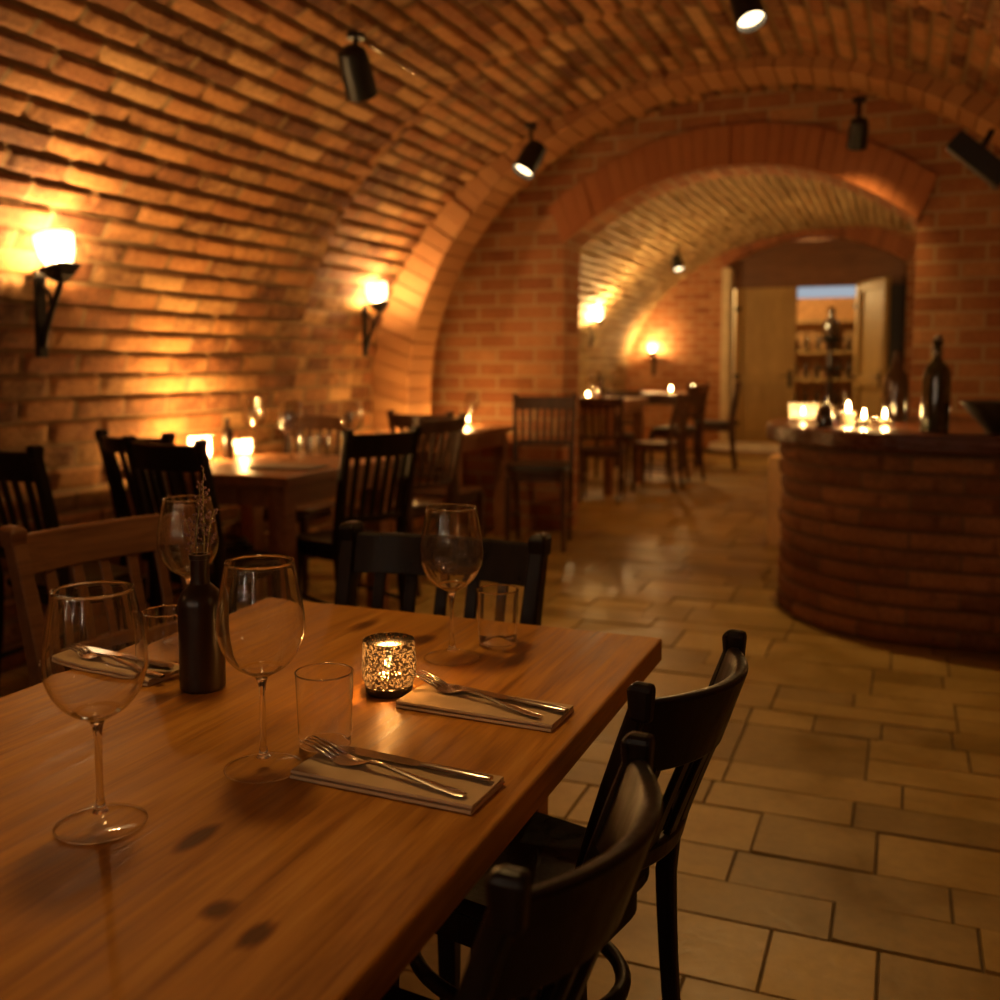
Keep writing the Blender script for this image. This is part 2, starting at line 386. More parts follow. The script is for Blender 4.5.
# cross walls with an arched opening
def crosswall(name, y0, y1, xa, xb, top, hole, mat, hx0, hx1):
    xs = sorted(set([round(v, 4) for v in np.linspace(xa, xb, 60)] + [round(v, 4) for v in np.linspace(hx0, hx1, 40)]))
    mb = MB(); uvs = []
    def quad(pts, uv):
        mb.add(pts, [(0, 1, 2, 3)]); uvs.extend(uv)
    for a, b in zip(xs[:-1], xs[1:]):
        ins = a >= hx0 - 1e-4 and b <= hx1 + 1e-4
        za, zb = (hole(a), hole(b)) if ins else (0, 0)
        ta, tb = max(top(a), za), max(top(b), zb)
        quad([(a, y0, za), (b, y0, zb), (b, y0, tb), (a, y0, ta)], [(a, za), (b, zb), (b, tb), (a, ta)])
        quad([(b, y1, zb), (a, y1, za), (a, y1, ta), (b, y1, tb)], [(b, zb), (a, za), (a, ta), (b, tb)])
        if ins: quad([(a, y0, za), (a, y1, za), (b, y1, zb), (b, y0, zb)], [(y0, a), (y1, a), (y1, b), (y0, b)])
    for x in (hx0, hx1):
        z = hole(x); quad([(x, y0, 0), (x, y1, 0), (x, y1, z), (x, y0, z)], [(y0, 0), (y1, 0), (y1, z), (y0, z)])
    me = bpy.data.meshes.new(name); me.from_pydata(mb.v, [], mb.f); me.update()
    uv = me.uv_layers.new(name='UVMap')
    for lp in me.loops: uv.data[lp.index].uv = uvs[lp.vertex_index]
    me.materials.append(M[mat]); o = bpy.data.objects.new(name, me); COL.objects.link(o); return struct(o)
def ell(a, b, lim):
    def f(x):
        q = 1 - ((x - X0) / a) ** 2
        return ZS + b * math.sqrt(q) if q > 0 else lim
    return f
HX0, HX1 = -2.33, .04
def hole1(x): return 2.585 - .46 * abs((x + 1.12) / 1.2) ** 2.15
crosswall('wall_front', 7.0, 7.39, -3.55, 1.55, ell(2.58, 2.16, .9), hole1, 'wallb', HX0, HX1)
def ring_in(t): x = HX0 + (HX1 - HX0) * t; return x, hole1(x)
def ring_out(t): x = HX0 + (HX1 - HX0) * t; return x + (t - .5) * .22, hole1(x) + .27
arch_ring('trim_3', ring_in, ring_out, 30, 6.975, 7.02, 'voussred', .002)
DX0, DX1 = -2.52, -.02
def hole2(x): return 3.06 - .40 * abs((x + 1.27) / 1.25) ** 2.1
crosswall('wall_back_cellar', 15.05, 15.5, -4.1, 2.1, ell(3.05, 2.28, .9), hole2, 'wallb', DX0, DX1)
def ring2_in(t): x = DX0 + (DX1 - DX0) * t; return x, hole2(x)
def ring2_out(t): x = DX0 + (DX1 - DX0) * t; return x + (t - .5) * .2, hole2(x) + .26
arch_ring('trim_4', ring2_in, ring2_out, 30, 15.01, 15.08, 'voussdark', .002)
# pale jamb trim beside the doorway
struct(mesh_obj('trim_5', MB().box((-2.47, 15.2, 1.33), (.12, .5, 2.66)), 'plaster', bevel=.01))
struct(mesh_obj('trim_6', MB().box((-1.75, 14.85, .05), (1.75, .45, .10)), 'threshold', bevel=.012))
# wall behind the camera and end of the store room
struct(mesh_obj('wall_back', MB().box((-1, -2.3, 1.6), (5.4, .2, 3.4)), 'ochre'))

# floor: random ashlar slabs in one mesh
def floor():
    mb = MB(); vals = []; y = -2.2
    def slab(x0, x1, y0, y1):
        g = .0014; x0 += g; x1 -= g; y0 += g; y1 -= g; b = .003; dz = (random.random() - .5) * .005; tx = (random.random() - .5) * .004
        vs = [(x0, y0, -.012), (x1, y0, -.012), (x1, y1, -.012), (x0, y1, -.012),
              (x0 + b, y0 + b, dz - tx), (x1 - b, y0 + b, dz + tx), (x1 - b, y1 - b, dz + tx), (x0 + b, y1 - b, dz - tx)]
        mb.add(vs, [(4, 5, 6, 7), (0, 1, 5, 4), (1, 2, 6, 5), (2, 3, 7, 6), (3, 0, 4, 7)])
        vals.extend([random.random()] * 8)
    while y < 17.6:
        hgt = random.choice((.17, .24, .30, .36)); x = -4.1 - random.random() * .3; xe = 2.2
        if y < 7: xe = 1.6
        while x < xe:
            ln = random.choice((.22, .3, .4, .5, .62))
            if hgt > .28 and random.random() < .45:
                s = .45 + .1 * random.random(); slab(x, x + ln, y, y + hgt * s)
                if ln > .35:
                    k = .4 + .2 * random.random(); slab(x, x + ln * k, y + hgt * s, y + hgt); slab(x + ln * k, x + ln, y + hgt * s, y + hgt)
                else: slab(x, x + ln, y + hgt * s, y + hgt)
            else: slab(x, x + ln, y, y + hgt)
            x += ln
        y += hgt
    o = mesh_obj('floor', mb, 'stone'); a = o.data.attributes.new('tile', 'FLOAT', 'POINT'); a.data.foreach_set('value', vals)
    struct(o)
    struct(mesh_obj('floor_grout', MB().box((-1, 7.7, -.035), (6.6, 20, .06)), 'grout'))
floor()

# store room behind the doors
struct(mesh_obj('wall_back_store', MB().box((-1.2, 17.7, 1.5), (4.2, .1, 3.2)), 'ochre'))
struct(mesh_obj('wall_left_store', MB().box((-2.75, 16.6, 1.5), (.1, 2.2, 3.2)), 'ochre'))
struct(mesh_obj('wall_right_store', MB().box((.35, 16.6, 1.5), (.1, 2.2, 3.2)), 'ochre'))
struct(mesh_obj('ceiling_store', MB().box((-1.2, 16.6, 3.12), (4.2, 2.3, .1)), 'plaster'))

# ---------------------------------------------------------------- doors
def door_leaf(name, loc, rz, wdt, hgt, hs=1):
    d = bpy.data.objects.new(name, None); COL.objects.link(d); d.location = loc; d.rotation_euler = (0, 0, rz); struct(d)
    mb = MB().box((wdt / 2, 0, hgt / 2), (wdt, .03, hgt)); mesh_obj('panel', mb, 'doorwood', d)
    f = MB(); s = .11
    for x in (s / 2, wdt - s / 2): f.box((x, -.02, hgt / 2), (s, .085, hgt))
    for z, h_ in ((.1, .2), (1.0, .15), (hgt - .07, .14)): f.box((wdt / 2, -.02, z), (wdt - 2 * s, .08, h_))
    mesh_obj('door_frame', f, 'doorwood', d, bevel=.006)
    hx = wdt - .07 if hs > 0 else .07
    hb = MB().box((hx, -.066, 1.02), (.05, .012, .26)); hb.tube([(hx, -.066, 1.06), (hx, -.115, 1.06), (hx - .12 * hs, -.115, 1.06)], .011, 8)
    mesh_obj('door_handle', hb, 'iron', d)
    hg = MB()
    for z in (.35, 1.05, 2.05): hg.box((.02 if hs > 0 else wdt - .02, -.066, z), (.10, .012, .06))
    mesh_obj('hinge', hg, 'iron', d)
    return d
door_leaf('door_1', (-2.36, 15.32, .02), 0, .86, 2.40, 1)
door_leaf('door_2', (-.64, 15.30, .02), math.radians(-62), .86, 2.40, 1)
struct(mesh_obj('trim_7', MB().box((-1.23, 15.30, 2.70), (2.46, .1, .66)), 'brownwood', bevel=.01))
struct(mesh_obj('dark_opening_panel', MB().box((-.31, 15.33, 1.2), (.62, .08, 2.46)), 'blackwood', bevel=.01))  # black panel: darkness of the opening right of the doors, put into its colour

# ---------------------------------------------------------------- chairs
def superell(w, d, n=36, p=4.0, fw=1.0):
    out = []
    for i in range(n):
        a = 2 * PI * i / n; c, s = math.cos(a), math.sin(a)
        x = math.copysign(abs(c) ** (2 / p), c) * w / 2; y = math.copysign(abs(s) ** (2 / p), s) * d / 2
        out.append((x * (1 + (fw - 1) * (y / d + .5)), y))
    return out
def make_chair(w=.38, d=.38, seat=.48, top=.90, rail=.09, n=5, lean=.11, bow=.045, mat='blackwood', hoop=True, pad=None, lr=.09, ps=1.0):
    r = bpy.data.objects.new('dining_chair', None); COL.objects.link(r); r.empty_display_size = .05
    def by(z):
        if z < seat: return -d / 2 - .055 * (1 - z / seat) ** 1.6
        return -d / 2 - lean * ((z - seat) / (top - seat)) ** 1.25
    def bx(z): return w / 2 * (.86 + .14 * z / top)
    def rect(cx, cy_, z, a, b): return [(cx - a, cy_ - b, z), (cx + a, cy_ - b, z), (cx + a, cy_ + b, z), (cx - a, cy_ + b, z)]
    for sx in (-1, 1):
        rings = []
        for i in range(15):
            z = top * i / 14; k = (.75 + .35 * min(1, z / seat) - .22 * max(0, (z - seat) / (top - seat))) * ps
            rings.append(rect(sx * bx(z), by(z), z, .016 * k, .021 * k))
        mb = MB().loft(rings); zt = top
        mb.loft([rect(sx * bx(zt), by(zt) + .004, zt - .035, .015 * ps, .021 * ps), rect(sx * bx(zt), by(zt) + .004, zt + .004, .017 * ps, .025 * ps), rect(sx * bx(zt), by(zt), zt + .013, .011 * ps, .018 * ps)])
        mesh_obj('rear_leg', mb, mat, r, bevel=.005)
        fx = sx * w / 2 * .88; fy = d / 2 - .03
        mb = MB().loft([rect(fx * 1.03, fy + .008, 0, .013, .013), rect(fx, fy, seat * .6, .018, .018), rect(fx, fy, seat - .03, .021, .021)])
        mesh_obj('front_leg', mb, mat, r, bevel=.004)
    def railmesh(z0, z1, bw_, th, m=20):
        rings = []
        for i in range(m + 1):
            t = i / m; q = 1 - (2 * t - 1) ** 2; x = (2 * t - 1)
            pts = []
            for z, o in ((z0, -th / 2), (z1 - .004, -th / 2), (z1, -th / 4), (z1, th / 4), (z1 - .004, th / 2), (z0, th / 2)):
                pts.append((x * bx(z) * .985, by(z) - bw_ * q + o, z))
            rings.append(pts)
        return MB().loft(rings)
    mesh_obj('top_rail', railmesh(top - rail - .012, top - .010, bow, .020), mat, r, smooth='auto', bevel=.003)
    zl = seat + lr
    mesh_obj('lower_rail', railmesh(zl, zl + .032, bow * .8, .018), mat, r, smooth='auto', bevel=.003)
    for k in range(n):
        t = (k + 1) / (n + 1); q = 1 - (2 * t - 1) ** 2; rings = []
        for i in range(5):
            z = zl + .02 + (top - rail - .005 - zl - .02) * i / 4
            b = bow * (.8 + .2 * i / 4)
            rings.append(rect((2 * t - 1) * bx(z), by(z) - b * q, z, .0135, .005))
        mesh_obj('slat', MB().loft(rings), mat, r, bevel=.002, seg=1)
    ol = superell(w * .97, d, 40, 4.5, 1.08); rings = []
    ofs = d * 0
    for sc, z in ((.94, seat - .028), (1, seat - .02), (1, seat - .006), (.97, seat), (.82, seat - .004), (.5, seat - .012), (.05, seat - .013)):
        rings.append([(x * sc, y * sc + ofs, z) for x, y in ol])
    mesh_obj('seat', MB().loft(rings), mat, r, smooth='auto')
    if pad:
        rings = [[(x * sc, y * sc, z) for x, y in ol] for sc, z in ((.93, seat - .004), (.98, seat + .012), (.96, seat + .03), (.8, seat + .04), (.05, seat + .043))]
        mesh_obj('seat_pad', MB().loft(rings), pad, r, smooth='auto')
    fo = superell(w * .88, d * .9, 40, 5, 1.06)
    fi = [(x * .92, y * .92) for x, y in fo]; m = len(fo); z0, z1 = seat - .075, seat - .024
    mb = MB(); vs_ = [(x, y, z) for z in (z0, z1) for x, y in fo] + [(x, y, z) for z in (z0, z1) for x, y in fi]; fs = []
    for j in range(m):
        k = (j + 1) % m
        fs += [(j, k, m + k, m + j), (2 * m + k, 2 * m + j, 3 * m + j, 3 * m + k), (k, j, 2 * m + j, 2 * m + k), (m + j, m + k, 3 * m + k, 3 * m + j)]
    mb.add(vs_, fs); mesh_obj('seat_frame', mb, mat, r, smooth='auto')
    if hoop:
        zz = seat - .16; pts = [(w * .44 * math.cos(a), d * .47 * math.sin(a), zz) for a in np.linspace(0, 2 * PI, 40, endpoint=False)]
        mesh_obj('stretcher_hoop', MB().tube(pts, .012, 8, True), mat, r, smooth=True)
    for sx in (-1, 1):
        z = .20; mb = MB().tube([(sx * bx(z), by(z), z), (sx * w / 2 * .89, d / 2 - .03, z + .02)], .0105, 8)
        mesh_obj('stretcher', mb, mat, r, smooth=True)
    return r
def set_thing(r, label, loc, rz, group): 
    tag(r, label, 'chair', group); r.location = (loc[0], loc[1], 0); r.rotation_euler = (0, 0, rz); return r

# near table chairs.  facing: local +Y is the sitter's front
near = make_chair(w=.325, d=.36, seat=.515, top=.855, rail=.10, n=5, lean=.10, bow=.055, lr=.075, ps=.66)
set_thing(near, 'black wooden chair tucked in at right side of near table, closest to the front', (-.526, .835), math.radians(86), 'chairs at the near table').scale = (.94, 1, 1)
c = copy_tree(near)
set_thing(c, 'black slat-back chair at right edge of near table, beside the napkin by the speckled candle', (-.513, 1.331), math.radians(76.9), 'chairs at the near table').scale = (.88, 1, 1)
far = make_chair(w=.45, d=.36, seat=.48, top=.875, rail=.085, n=5, lean=.09, bow=.03, ps=1.15)
set_thing(far, 'black chair facing the far short end of the near table', (-.92, 1.685), math.radians(180 + 1), 'chairs at the near table')
c = make_chair(w=.45, d=.36, seat=.48, top=.875, rail=.085, n=5, lean=.09, bow=.03, ps=1.15, mat='brownwood')
set_thing(c, 'dark brown chair with broad plain top rail at left side of near table', (-1.50, 1.78), math.radians(-90 - 12), 'chairs at the near table')
# second table chairs
mid = make_chair(w=.36, d=.38, seat=.48, top=.965, rail=.10, n=6, lean=.10, bow=.03, hoop=False)
set_thing(mid, 'leftmost black slat-back chair at near end of second table, at left picture edge', (-2.80, 2.76), math.radians(-4), 'chairs at the tables along the left wall')
c = copy_tree(mid)
set_thing(c, 'black slat-back chair at near end of second table, back to us, left of flower bottle', (-2.47, 3.20), math.radians(-6), 'chairs at the tables along the left wall')
curved = make_chair(w=.40, d=.38, seat=.48, top=.96, rail=.06, n=5, lean=.10, bow=.08, hoop=False)
set_thing(curved, 'black chair with a deeply curved thin top rail at corner of second table', (-2.87, 3.50), math.radians(-8), 'chairs at the tables along the left wall')
c = copy_tree(mid)
set_thing(c, 'black slat-back chair at right side of second table, angled towards it, slats showing pale gaps', (-2.30, 3.84), math.radians(66), 'chairs at the tables along the left wall')
brown = make_chair(w=.40, d=.38, seat=.48, top=.96, rail=.075, n=5, lean=.09, bow=.03, mat='walnut', hoop=False)
set_thing(brown, 'brown chair at the wall end of second table, behind the wine glass', (-3.10, 4.63), math.radians(180), 'chairs at the tables along the left wall')
c = copy_tree(brown)
set_thing(c, 'brown slat-back chair backlit by the bright glow at foot of wall arch', (-2.62, 5.55), math.radians(-4), 'chairs at the tables along the left wall')
c = copy_tree(brown)
set_thing(c, 'brown chair seen edge-on between the second and third tables', (-2.59, 4.95), math.radians(78), 'chairs at the tables along the left wall')
padded = make_chair(w=.42, d=.42, seat=.54, top=1.03, rail=.09, n=7, lean=.07, bow=.02, mat='walnut', hoop=False, pad='leather', lr=.14)
set_thing(padded, 'brown chair with black seat pad in front of brick pier', (-2.29, 6.38), math.radians(-168), 'chairs at the tables along the left wall')
# cellar chairs
c = copy_tree(brown); set_thing(c, 'brown chair beyond the arch, close behind the left jamb of the opening', (-2.56, 8.85), math.radians(10), 'chairs in the far vault')
c = copy_tree(padded); set_thing(c, 'dark padded chair in far vault, at front of high table', (-2.30, 10.75), math.radians(75), 'chairs in the far vault')
c = copy_tree(padded); set_thing(c, 'dark padded chair in far vault, nearest to the pale door', (-2.10, 12.0), math.radians(95), 'chairs in the far vault')

c = copy_tree(brown); set_thing(c, 'brown chair at right side of high table beyond the arch, facing left', (-2.28, 9.75), math.radians(88), 'chairs in the far vault')
c = copy_tree(brown); set_thing(c, 'brown chair at the far end of high table beyond the arch', (-2.95, 10.75), math.radians(180), 'chairs in the far vault')
# ---------------------------------------------------------------- tables
def make_table(label, cx, cy_, wx, wy, top, th, mat, leg=.075, inset=.05, group=None, name='dining_table', insy=None, legs=None):
    insy = inset if insy is None else insy
    t = thing(name, label, 'table', (cx, cy_, 0), 0, group)
    mesh_obj('tabletop', MB().box((0, 0, top - th / 2), (wx, wy, th)), mat, t, bevel=.005, seg=3)
    if legs is None: legs = [(sx * (wx / 2 - inset - leg / 2), sy * (wy / 2 - insy - leg / 2)) for sx in (-1, 1) for sy in (-1, 1)]
    for lx, ly in legs:
        mesh_obj('leg', MB().box((lx, ly, (top - th) / 2), (leg, leg, top - th)), mat, t, bevel=.004)
    ap = MB(); z = top - th - .045; a, b = wx / 2 - inset - .02, wy / 2 - insy - .02
    for s in (-1, 1):
        ap.box((s * a, 0, z), (.022, 2 * b, .09)); ap.box((0, s * b, z), (2 * a, .022, .09))
    mesh_obj('apron', ap, mat, t, bevel=.003)
    return t
TZ = .757
make_table('large orange-brown wooden table set with wine glasses in the foreground', -.798, .80, .826, 1.85, TZ, .042, 'tablewood', .06, .15, None, 'dining_table', .06, [(.20, .81), (-.40, .80), (.20, -.8), (-.40, -.8)])
T2Z = .78
make_table('brown wooden table with candles along the left brick wall, second from the front', -2.785, 3.93, .89, .96, T2Z, .045, 'midwood', .085, .03, 'tables along the left wall')
make_table('brown wooden table below the wall arch, third from the front', -2.925, 6.28, .60, .95, .80, .04, 'midwood', .08, .03, 'tables along the left wall')
make_table('high wooden table just beyond the arched opening', -2.92, 9.75, .82, 1.3, .90, .045, 'midwood', .08, .04, 'tables in the far vault')
make_table('small dark wooden table in far vault near the doorway', -2.85, 12.3, .95, 1.1, .90, .045, 'walnut', .07, .04, 'tables in the far vault')

# ---------------------------------------------------------------- glassware
def make_wineglass(bowl='glass'):
    r = bpy.data.objects.new('wine_glass', None); COL.objects.link(r); r.empty_display_size = .03
    H = .252
    out = [(.006, .112), (.016, .117), (.030, .126), (.042, .140), (.0495, .157), (.0520, .172), (.0515, .187), (.0490, .205), (.0450, .228), (.0400, .252)]
    # smooth profile
    def cr(P, m=5):
        Q = []
        for i in range(len(P) - 1):
            p0, p1, p2, p3 = P[max(i - 1, 0)], P[i], P[i + 1], P[min(i + 2, len(P) - 1)]
            for k in range(m):
                t = k / m
                Q.append(tuple(.5 * (2 * b + (c_ - a) * t + (2 * a - 5 * b + 4 * c_ - d) * t * t + (-a + 3 * b - 3 * c_ + d) * t ** 3) for a, b, c_, d in zip(p0, p1, p2, p3)))
        return Q + [P[-1]]
    o = cr(out); inn = [(max(.001, x - .0011), z + (.0035 if i < 8 else .0008)) for i, (x, z) in enumerate(o)]
    inn[-1] = (o[-1][0] - .0011, o[-1][1])
    mesh_obj('bowl', MB().lathe(o + [(o[-1][0] - .0005, o[-1][1] + .0006)] + inn[::-1], 56, cap0=True, cap1=True), bowl, r, smooth=True)
    mesh_obj('stem', MB().lathe(cr([(.0085, .014), (.0052, .022), (.0038, .04), (.0036, .07), (.004, .095), (.0062, .108), (.009, .1135)]), 24), 'sglass', r, smooth=True)
    mesh_obj('rim', MB().tube([(.0396 * math.cos(a), .0396 * math.sin(a), H) for a in np.linspace(0, 2 * PI, 56, endpoint=False)], .0009, 8, True), 'sglass', r, smooth=True)
    mesh_obj('foot_edge', MB().tube([(.0457 * math.cos(a), .0457 * math.sin(a), .0016) for a in np.linspace(0, 2 * PI, 56, endpoint=False)], .0011, 8, True), 'sglass', r, smooth=True)
    mesh_obj('foot', MB().lathe([(.0445, .0009), (.046, .0014), (.046, .0024), (.04, .0036), (.025, .0065), (.014, .010), (.0086, .0142)], 56), 'flatglass', r, smooth='auto')
    return r
def make_tumbler(wall='glass', r0=.033, r1=.0365, H=.098):
    r = bpy.data.objects.new('tumbler', None); COL.objects.link(r); r.empty_display_size = .03
    o = [(r0 * .9, .0), (r0, .004), (r0 + (r1 - r0) * .5, H * .5), (r1, H)]
    inn = [(r1 - .0012, H), (r0 + (r1 - r0) * .5 - .0013, H * .5), (r0 - .0015, .011), (r0 * .8, .0085)]
    pr_ = [(r0, .006), (r0 + (r1 - r0) * .25, H * .25), (r0 + (r1 - r0) * .5, H * .5), (r0 + (r1 - r0) * .75, H * .75), (r1, H)]
    pr_ = pr_ + [(a - .0013, z) for a, z in pr_[::-1][:-1]] + [(r0 - .0013, .0078)]
    mesh_obj('wall', MB().loft([[(a * math.cos(q), a * math.sin(q), z) for q in np.linspace(0, 2 * PI, 48, endpoint=False)] for a, z in pr_], False, True), wall, r, smooth='auto')
    mesh_obj('rim', MB().tube([((r1 - .0006) * math.cos(a), (r1 - .0006) * math.sin(a), H) for a in np.linspace(0, 2 * PI, 48, endpoint=False)], .0010, 8, True), 'sglass', r, smooth=True)
    mesh_obj('base', MB().lathe([(r0 * .88, .0009), (r0 * .98, .002), (r0, .006), (r0 * .96, .009), (r0 * .6, .0075)], 48), 'flatglass', r, smooth='auto')
    return r
def put(r, label, cat, loc, group=None, sc=1.0, rz=0):
    tag(r, label, cat, group); r.location = loc; r.scale = (sc,) * 3; r.rotation_euler = (0, 0, rz); return r
wg = make_wineglass('sglass'); G1 = 'wine glasses on the near table'
put(wg, 'clear wine glass nearest to us, at left corner of near table', 'wine glass', (-.772, .786, TZ), G1)
put(copy_tree(wg), 'clear wine glass between the dark flower bottle and the round tumbler', 'wine glass', (-.70, .974, TZ), G1)
put(copy_tree(wg), 'clear wine glass beside the speckled candle holder, in front of end chair', 'wine glass', (-.68, 1.471, TZ), G1)
put(copy_tree(wg), 'clear wine glass standing behind the dark flower bottle', 'wine glass', (-1.155, 1.40, TZ), G1)
tm = make_tumbler('sglass'); G2 = 'tumblers on the near table'
put(tm, 'clear tumbler at the napkin corner, right of middle wine glass', 'tumbler', (-.667, 1.059, TZ), G2)
put(copy_tree(tm), 'clear tumbler at far right of near table, right of tall wine glass', 'tumbler', (-.639, 1.571, TZ), G2)
put(copy_tree(tm), 'clear tumbler left of dark flower bottle, by the far napkin', 'tumbler', (-1.065, 1.235, TZ), G2)
# second and third tables
wgb = make_wineglass('bowlglass'); tmb = make_tumbler('bowlglass')
G3 = 'wine glasses on the tables along the left wall'
put(wgb, 'wine glass on second table beside the two tumblers', 'wine glass', (-2.72, 4.06, T2Z), G3, 1.15)
put(copy_tree(wgb), 'wine glass behind the angled black chair at right end of second table', 'wine glass', (-2.56, 4.36, T2Z), G3, 1.1)
put(copy_tree(wgb), 'large faint wine glass behind candle on second table', 'wine glass', (-3.12, 4.32, T2Z), G3, 1.15)
put(copy_tree(wgb), 'wine glass on third table just right of the candle', 'wine glass', (-2.82, 6.45, .80), G3, 1.0)
G4 = 'tumblers on second table'
put(tmb, 'left of the two tumblers on second table', 'tumbler', (-2.73, 4.20, T2Z), G4, 1.05)
put(copy_tree(tmb), 'right of the two tumblers on second table', 'tumbler', (-2.68, 4.28, T2Z), G4, 1.05)
G5 = 'glasses in the far vault'
put(copy_tree(wgb), 'wine glass left on high table beyond the arch, by the candle', 'wine glass', (-2.78, 9.25, .90), G5, 1.0)
put(copy_tree(wgb), 'wine glass right of the bottle on high table beyond the arch', 'wine glass', (-2.70, 9.75, .90), G5, 1.0)

# ---------------------------------------------------------------- candles
def flame_mesh(z, s=1.0):
    return MB().lathe([(.0006, z), (.0035 * s, z + .004 * s), (.0052 * s, z + .010 * s), (.004 * s, z + .018 * s), (.0018 * s, z + .026 * s), (.0002, z + .031 * s)], 12)
def candle(label, loc, group, r=.019, hgt=.018, power=1.0, fs=1.0, name='tealight'):
    c = thing(name, label, 'candle', loc, 0, group)
    mesh_obj('wax', MB().lathe([(r * .97, 0), (r, .002), (r, hgt - .002), (r * .9, hgt), (r * .3, hgt - .002)], 24), 'wax', c, smooth='auto')
    mesh_obj('wick', MB().tube([(0, 0, hgt - .002), (0, 0, hgt + .007)], .001, 6), 'iron', c)
    mesh_obj('flame', flame_mesh(hgt + .004, fs), 'flame', c, smooth=True)
    light('candle_light', 'POINT', (0, 0, hgt + .02 * fs), K_CANDLE * power, CANDLE, .012, c)
    return c
GC = 'lit candles'
# speckled holder on the near table
hl = thing('candle_holder', 'round speckled glass candle holder glowing in middle of near table', 'candle holder', (-.694, 1.279, TZ))
H = .080
mesh_obj('glass_cup', MB().lathe([(.034, .012), (.0395, .025), (.0405, .045), (.0395, .062), (.038, H), (.0365, H), (.038, .06), (.039, .045), (.038, .026), (.033, .013)], 64, cap0=False, cap1=False), 'mercury', hl, smooth=True)
mesh_obj('glass_base', MB().lathe([(.031, 0), (.034, .003), (.0355, .013), (.033, .0135), (.02, .011)], 64), 'bowlwood', hl, smooth='auto')
candle('white tealight burning inside the speckled holder on near table', (-.694, 1.279, TZ + .011), GC, .019, .016, 4.0, 1.25)
def votive(label, clabel, loc, r=.042, H=.085, power=1.0, fs=1.2, mat='glass'):
    h_ = thing('votive_glass', label, 'candle holder', loc, 0, 'votive glasses')
    mesh_obj('glass_wall', MB().lathe([(r * .9, .010), (r, H), (r - .0018, H), (r * .9 - .002, .012)], 36, cap0=False, cap1=False), mat, h_, smooth=True)
    mesh_obj('glass_base', MB().lathe([(r * .86, 0), (r * .9, .002), (r * .92, .011), (r * .4, .009)], 36), 'sglass', h_, smooth='auto')
    candle(clabel, (loc[0], loc[1], loc[2] + .0105), GC, r * .55, .022, power, fs)
votive('frosted votive glass on second table beside the small dark bottle', 'candle inside the votive glass beside small bottle on second table', (-3.10, 4.20, T2Z), power=10, fs=1.5, mat='frost')
votive('votive glass glowing brightest against the brick wall on second table', 'candle burning brightest against the wall on second table', (-3.145, 3.92, T2Z), .055, .12, power=40, fs=2.0, mat='frost')
votive('votive glass at open side of third table', 'candle at open side of third table', (-2.93, 6.62, .80), power=8, fs=1.6)
votive('votive glass at wall side of third table, glow hidden behind a chair back', 'candle at wall side of third table, lighting the arch foot', (-3.06, 5.95, .80), power=13, fs=1.8)
votive('votive glass at left end of high table beyond the arch', 'candle at left end of high table beyond the arch', (-2.86, 9.36, .90), power=12, fs=1.6)
votive('votive glass on small dark table in far vault', 'candle on small dark table in far vault', (-2.62, 12.0, .90), power=12, fs=1.8)
votive('votive glass at far right of small dark table, close to brick end wall', 'candle at far right of small dark table, by brick end wall', (-2.5, 12.72, .90), power=14, fs=1.6)

# ---------------------------------------------------------------- bottles
def bottle(name, label, loc, prof_, mat, group=None, cap=None):
    b = thing(name, label, 'bottle', loc, 0, group)
    mesh_obj('glass_body', MB().lathe(prof_, 40), mat, b, smooth='auto')
    if cap: cap(b)
    return b
bp = [(.030, 0), (.0335, .004), (.0335, .128), (.0325, .137), (.027, .148), (.019, .156), (.0145, .160), (.0138, .166), (.0138, .196), (.0155, .197), (.0155, .204), (.0105, .204), (.0105, .165), (.004, .160)]
bottle('flower_bottle', 'dark brown bottle used as a vase on the near table', (-.962, 1.191, TZ), bp, 'bottle')
# dried sprigs
def sprig(label, ang, lean_, length, col=0):
    s = thing('dried_sprig', label, 'dried flower', (-.962, 1.191, TZ + .168), ang, 'dried sprigs in the flower bottle')
    pts = []; n = 10
    for i in range(n + 1):
        t = i / n; pts.append((.006 * (1 - t) + lean_ * t ** 1.6, .004 * math.sin(t * 5), length * t))
    mesh_obj('stem', MB().tube(pts, [.0011 - .0005 * i / n for i in range(n + 1)], 6), 'stemgreen', s, smooth=True)
    mb = MB()
    for i in range(26):
        t = .42 + .58 * i / 26 + random.uniform(-.02, .02); t = min(t, .995); k = min(int(t * n), n - 1); f = t * n - k
        p = Vector(pts[k]).lerp(Vector(pts[k + 1]), f); a = random.uniform(0, 2 * PI); L_ = random.uniform(.004, .014) * (1.2 - .6 * t)
        q = p + Vector((math.cos(a) * L_, math.sin(a) * L_, L_ * .8)); rr = random.uniform(.0012, .0024)
        mb.tube([p, q], .0004, 4)
        mb.tube([q - Vector((0, 0, rr)), q - Vector((0, 0, rr * .5)), q, q + Vector((0, 0, rr * .7)), q + Vector((0, 0, rr * 1.3))], [rr * .3, rr * .8, rr, rr * .7, rr * .1], 6)
    mesh_obj('buds', mb, 'bud', s, smooth=True)
sprig('tallest dried sprig with a dark purple tip in the flower bottle', .2, .012, .165)
sprig('dried sprig arching right out of the flower bottle', -.2, .040, .105)
sprig('short dried sprig leaning left over the bottle mouth', 2.9, .038, .085)
sprig('upright dried sprig left of the tallest one in the bottle', 2.4, .012, .138)
bottle('small_bottle', 'small dark bottle on second table between the two glowing votives', (-3.09, 4.06, T2Z), [(x * .85, z * .98) for x, z in bp], 'bottle')
bottle('wine_bottle', 'dark bottle in the middle of high table beyond the arch', (-2.79, 9.52, .90), [(.036, 0), (.038, .005), (.038, .17), (.03, .20), (.015, .225), (.014, .29), (.016, .295), (.006, .296)], 'brownglass')

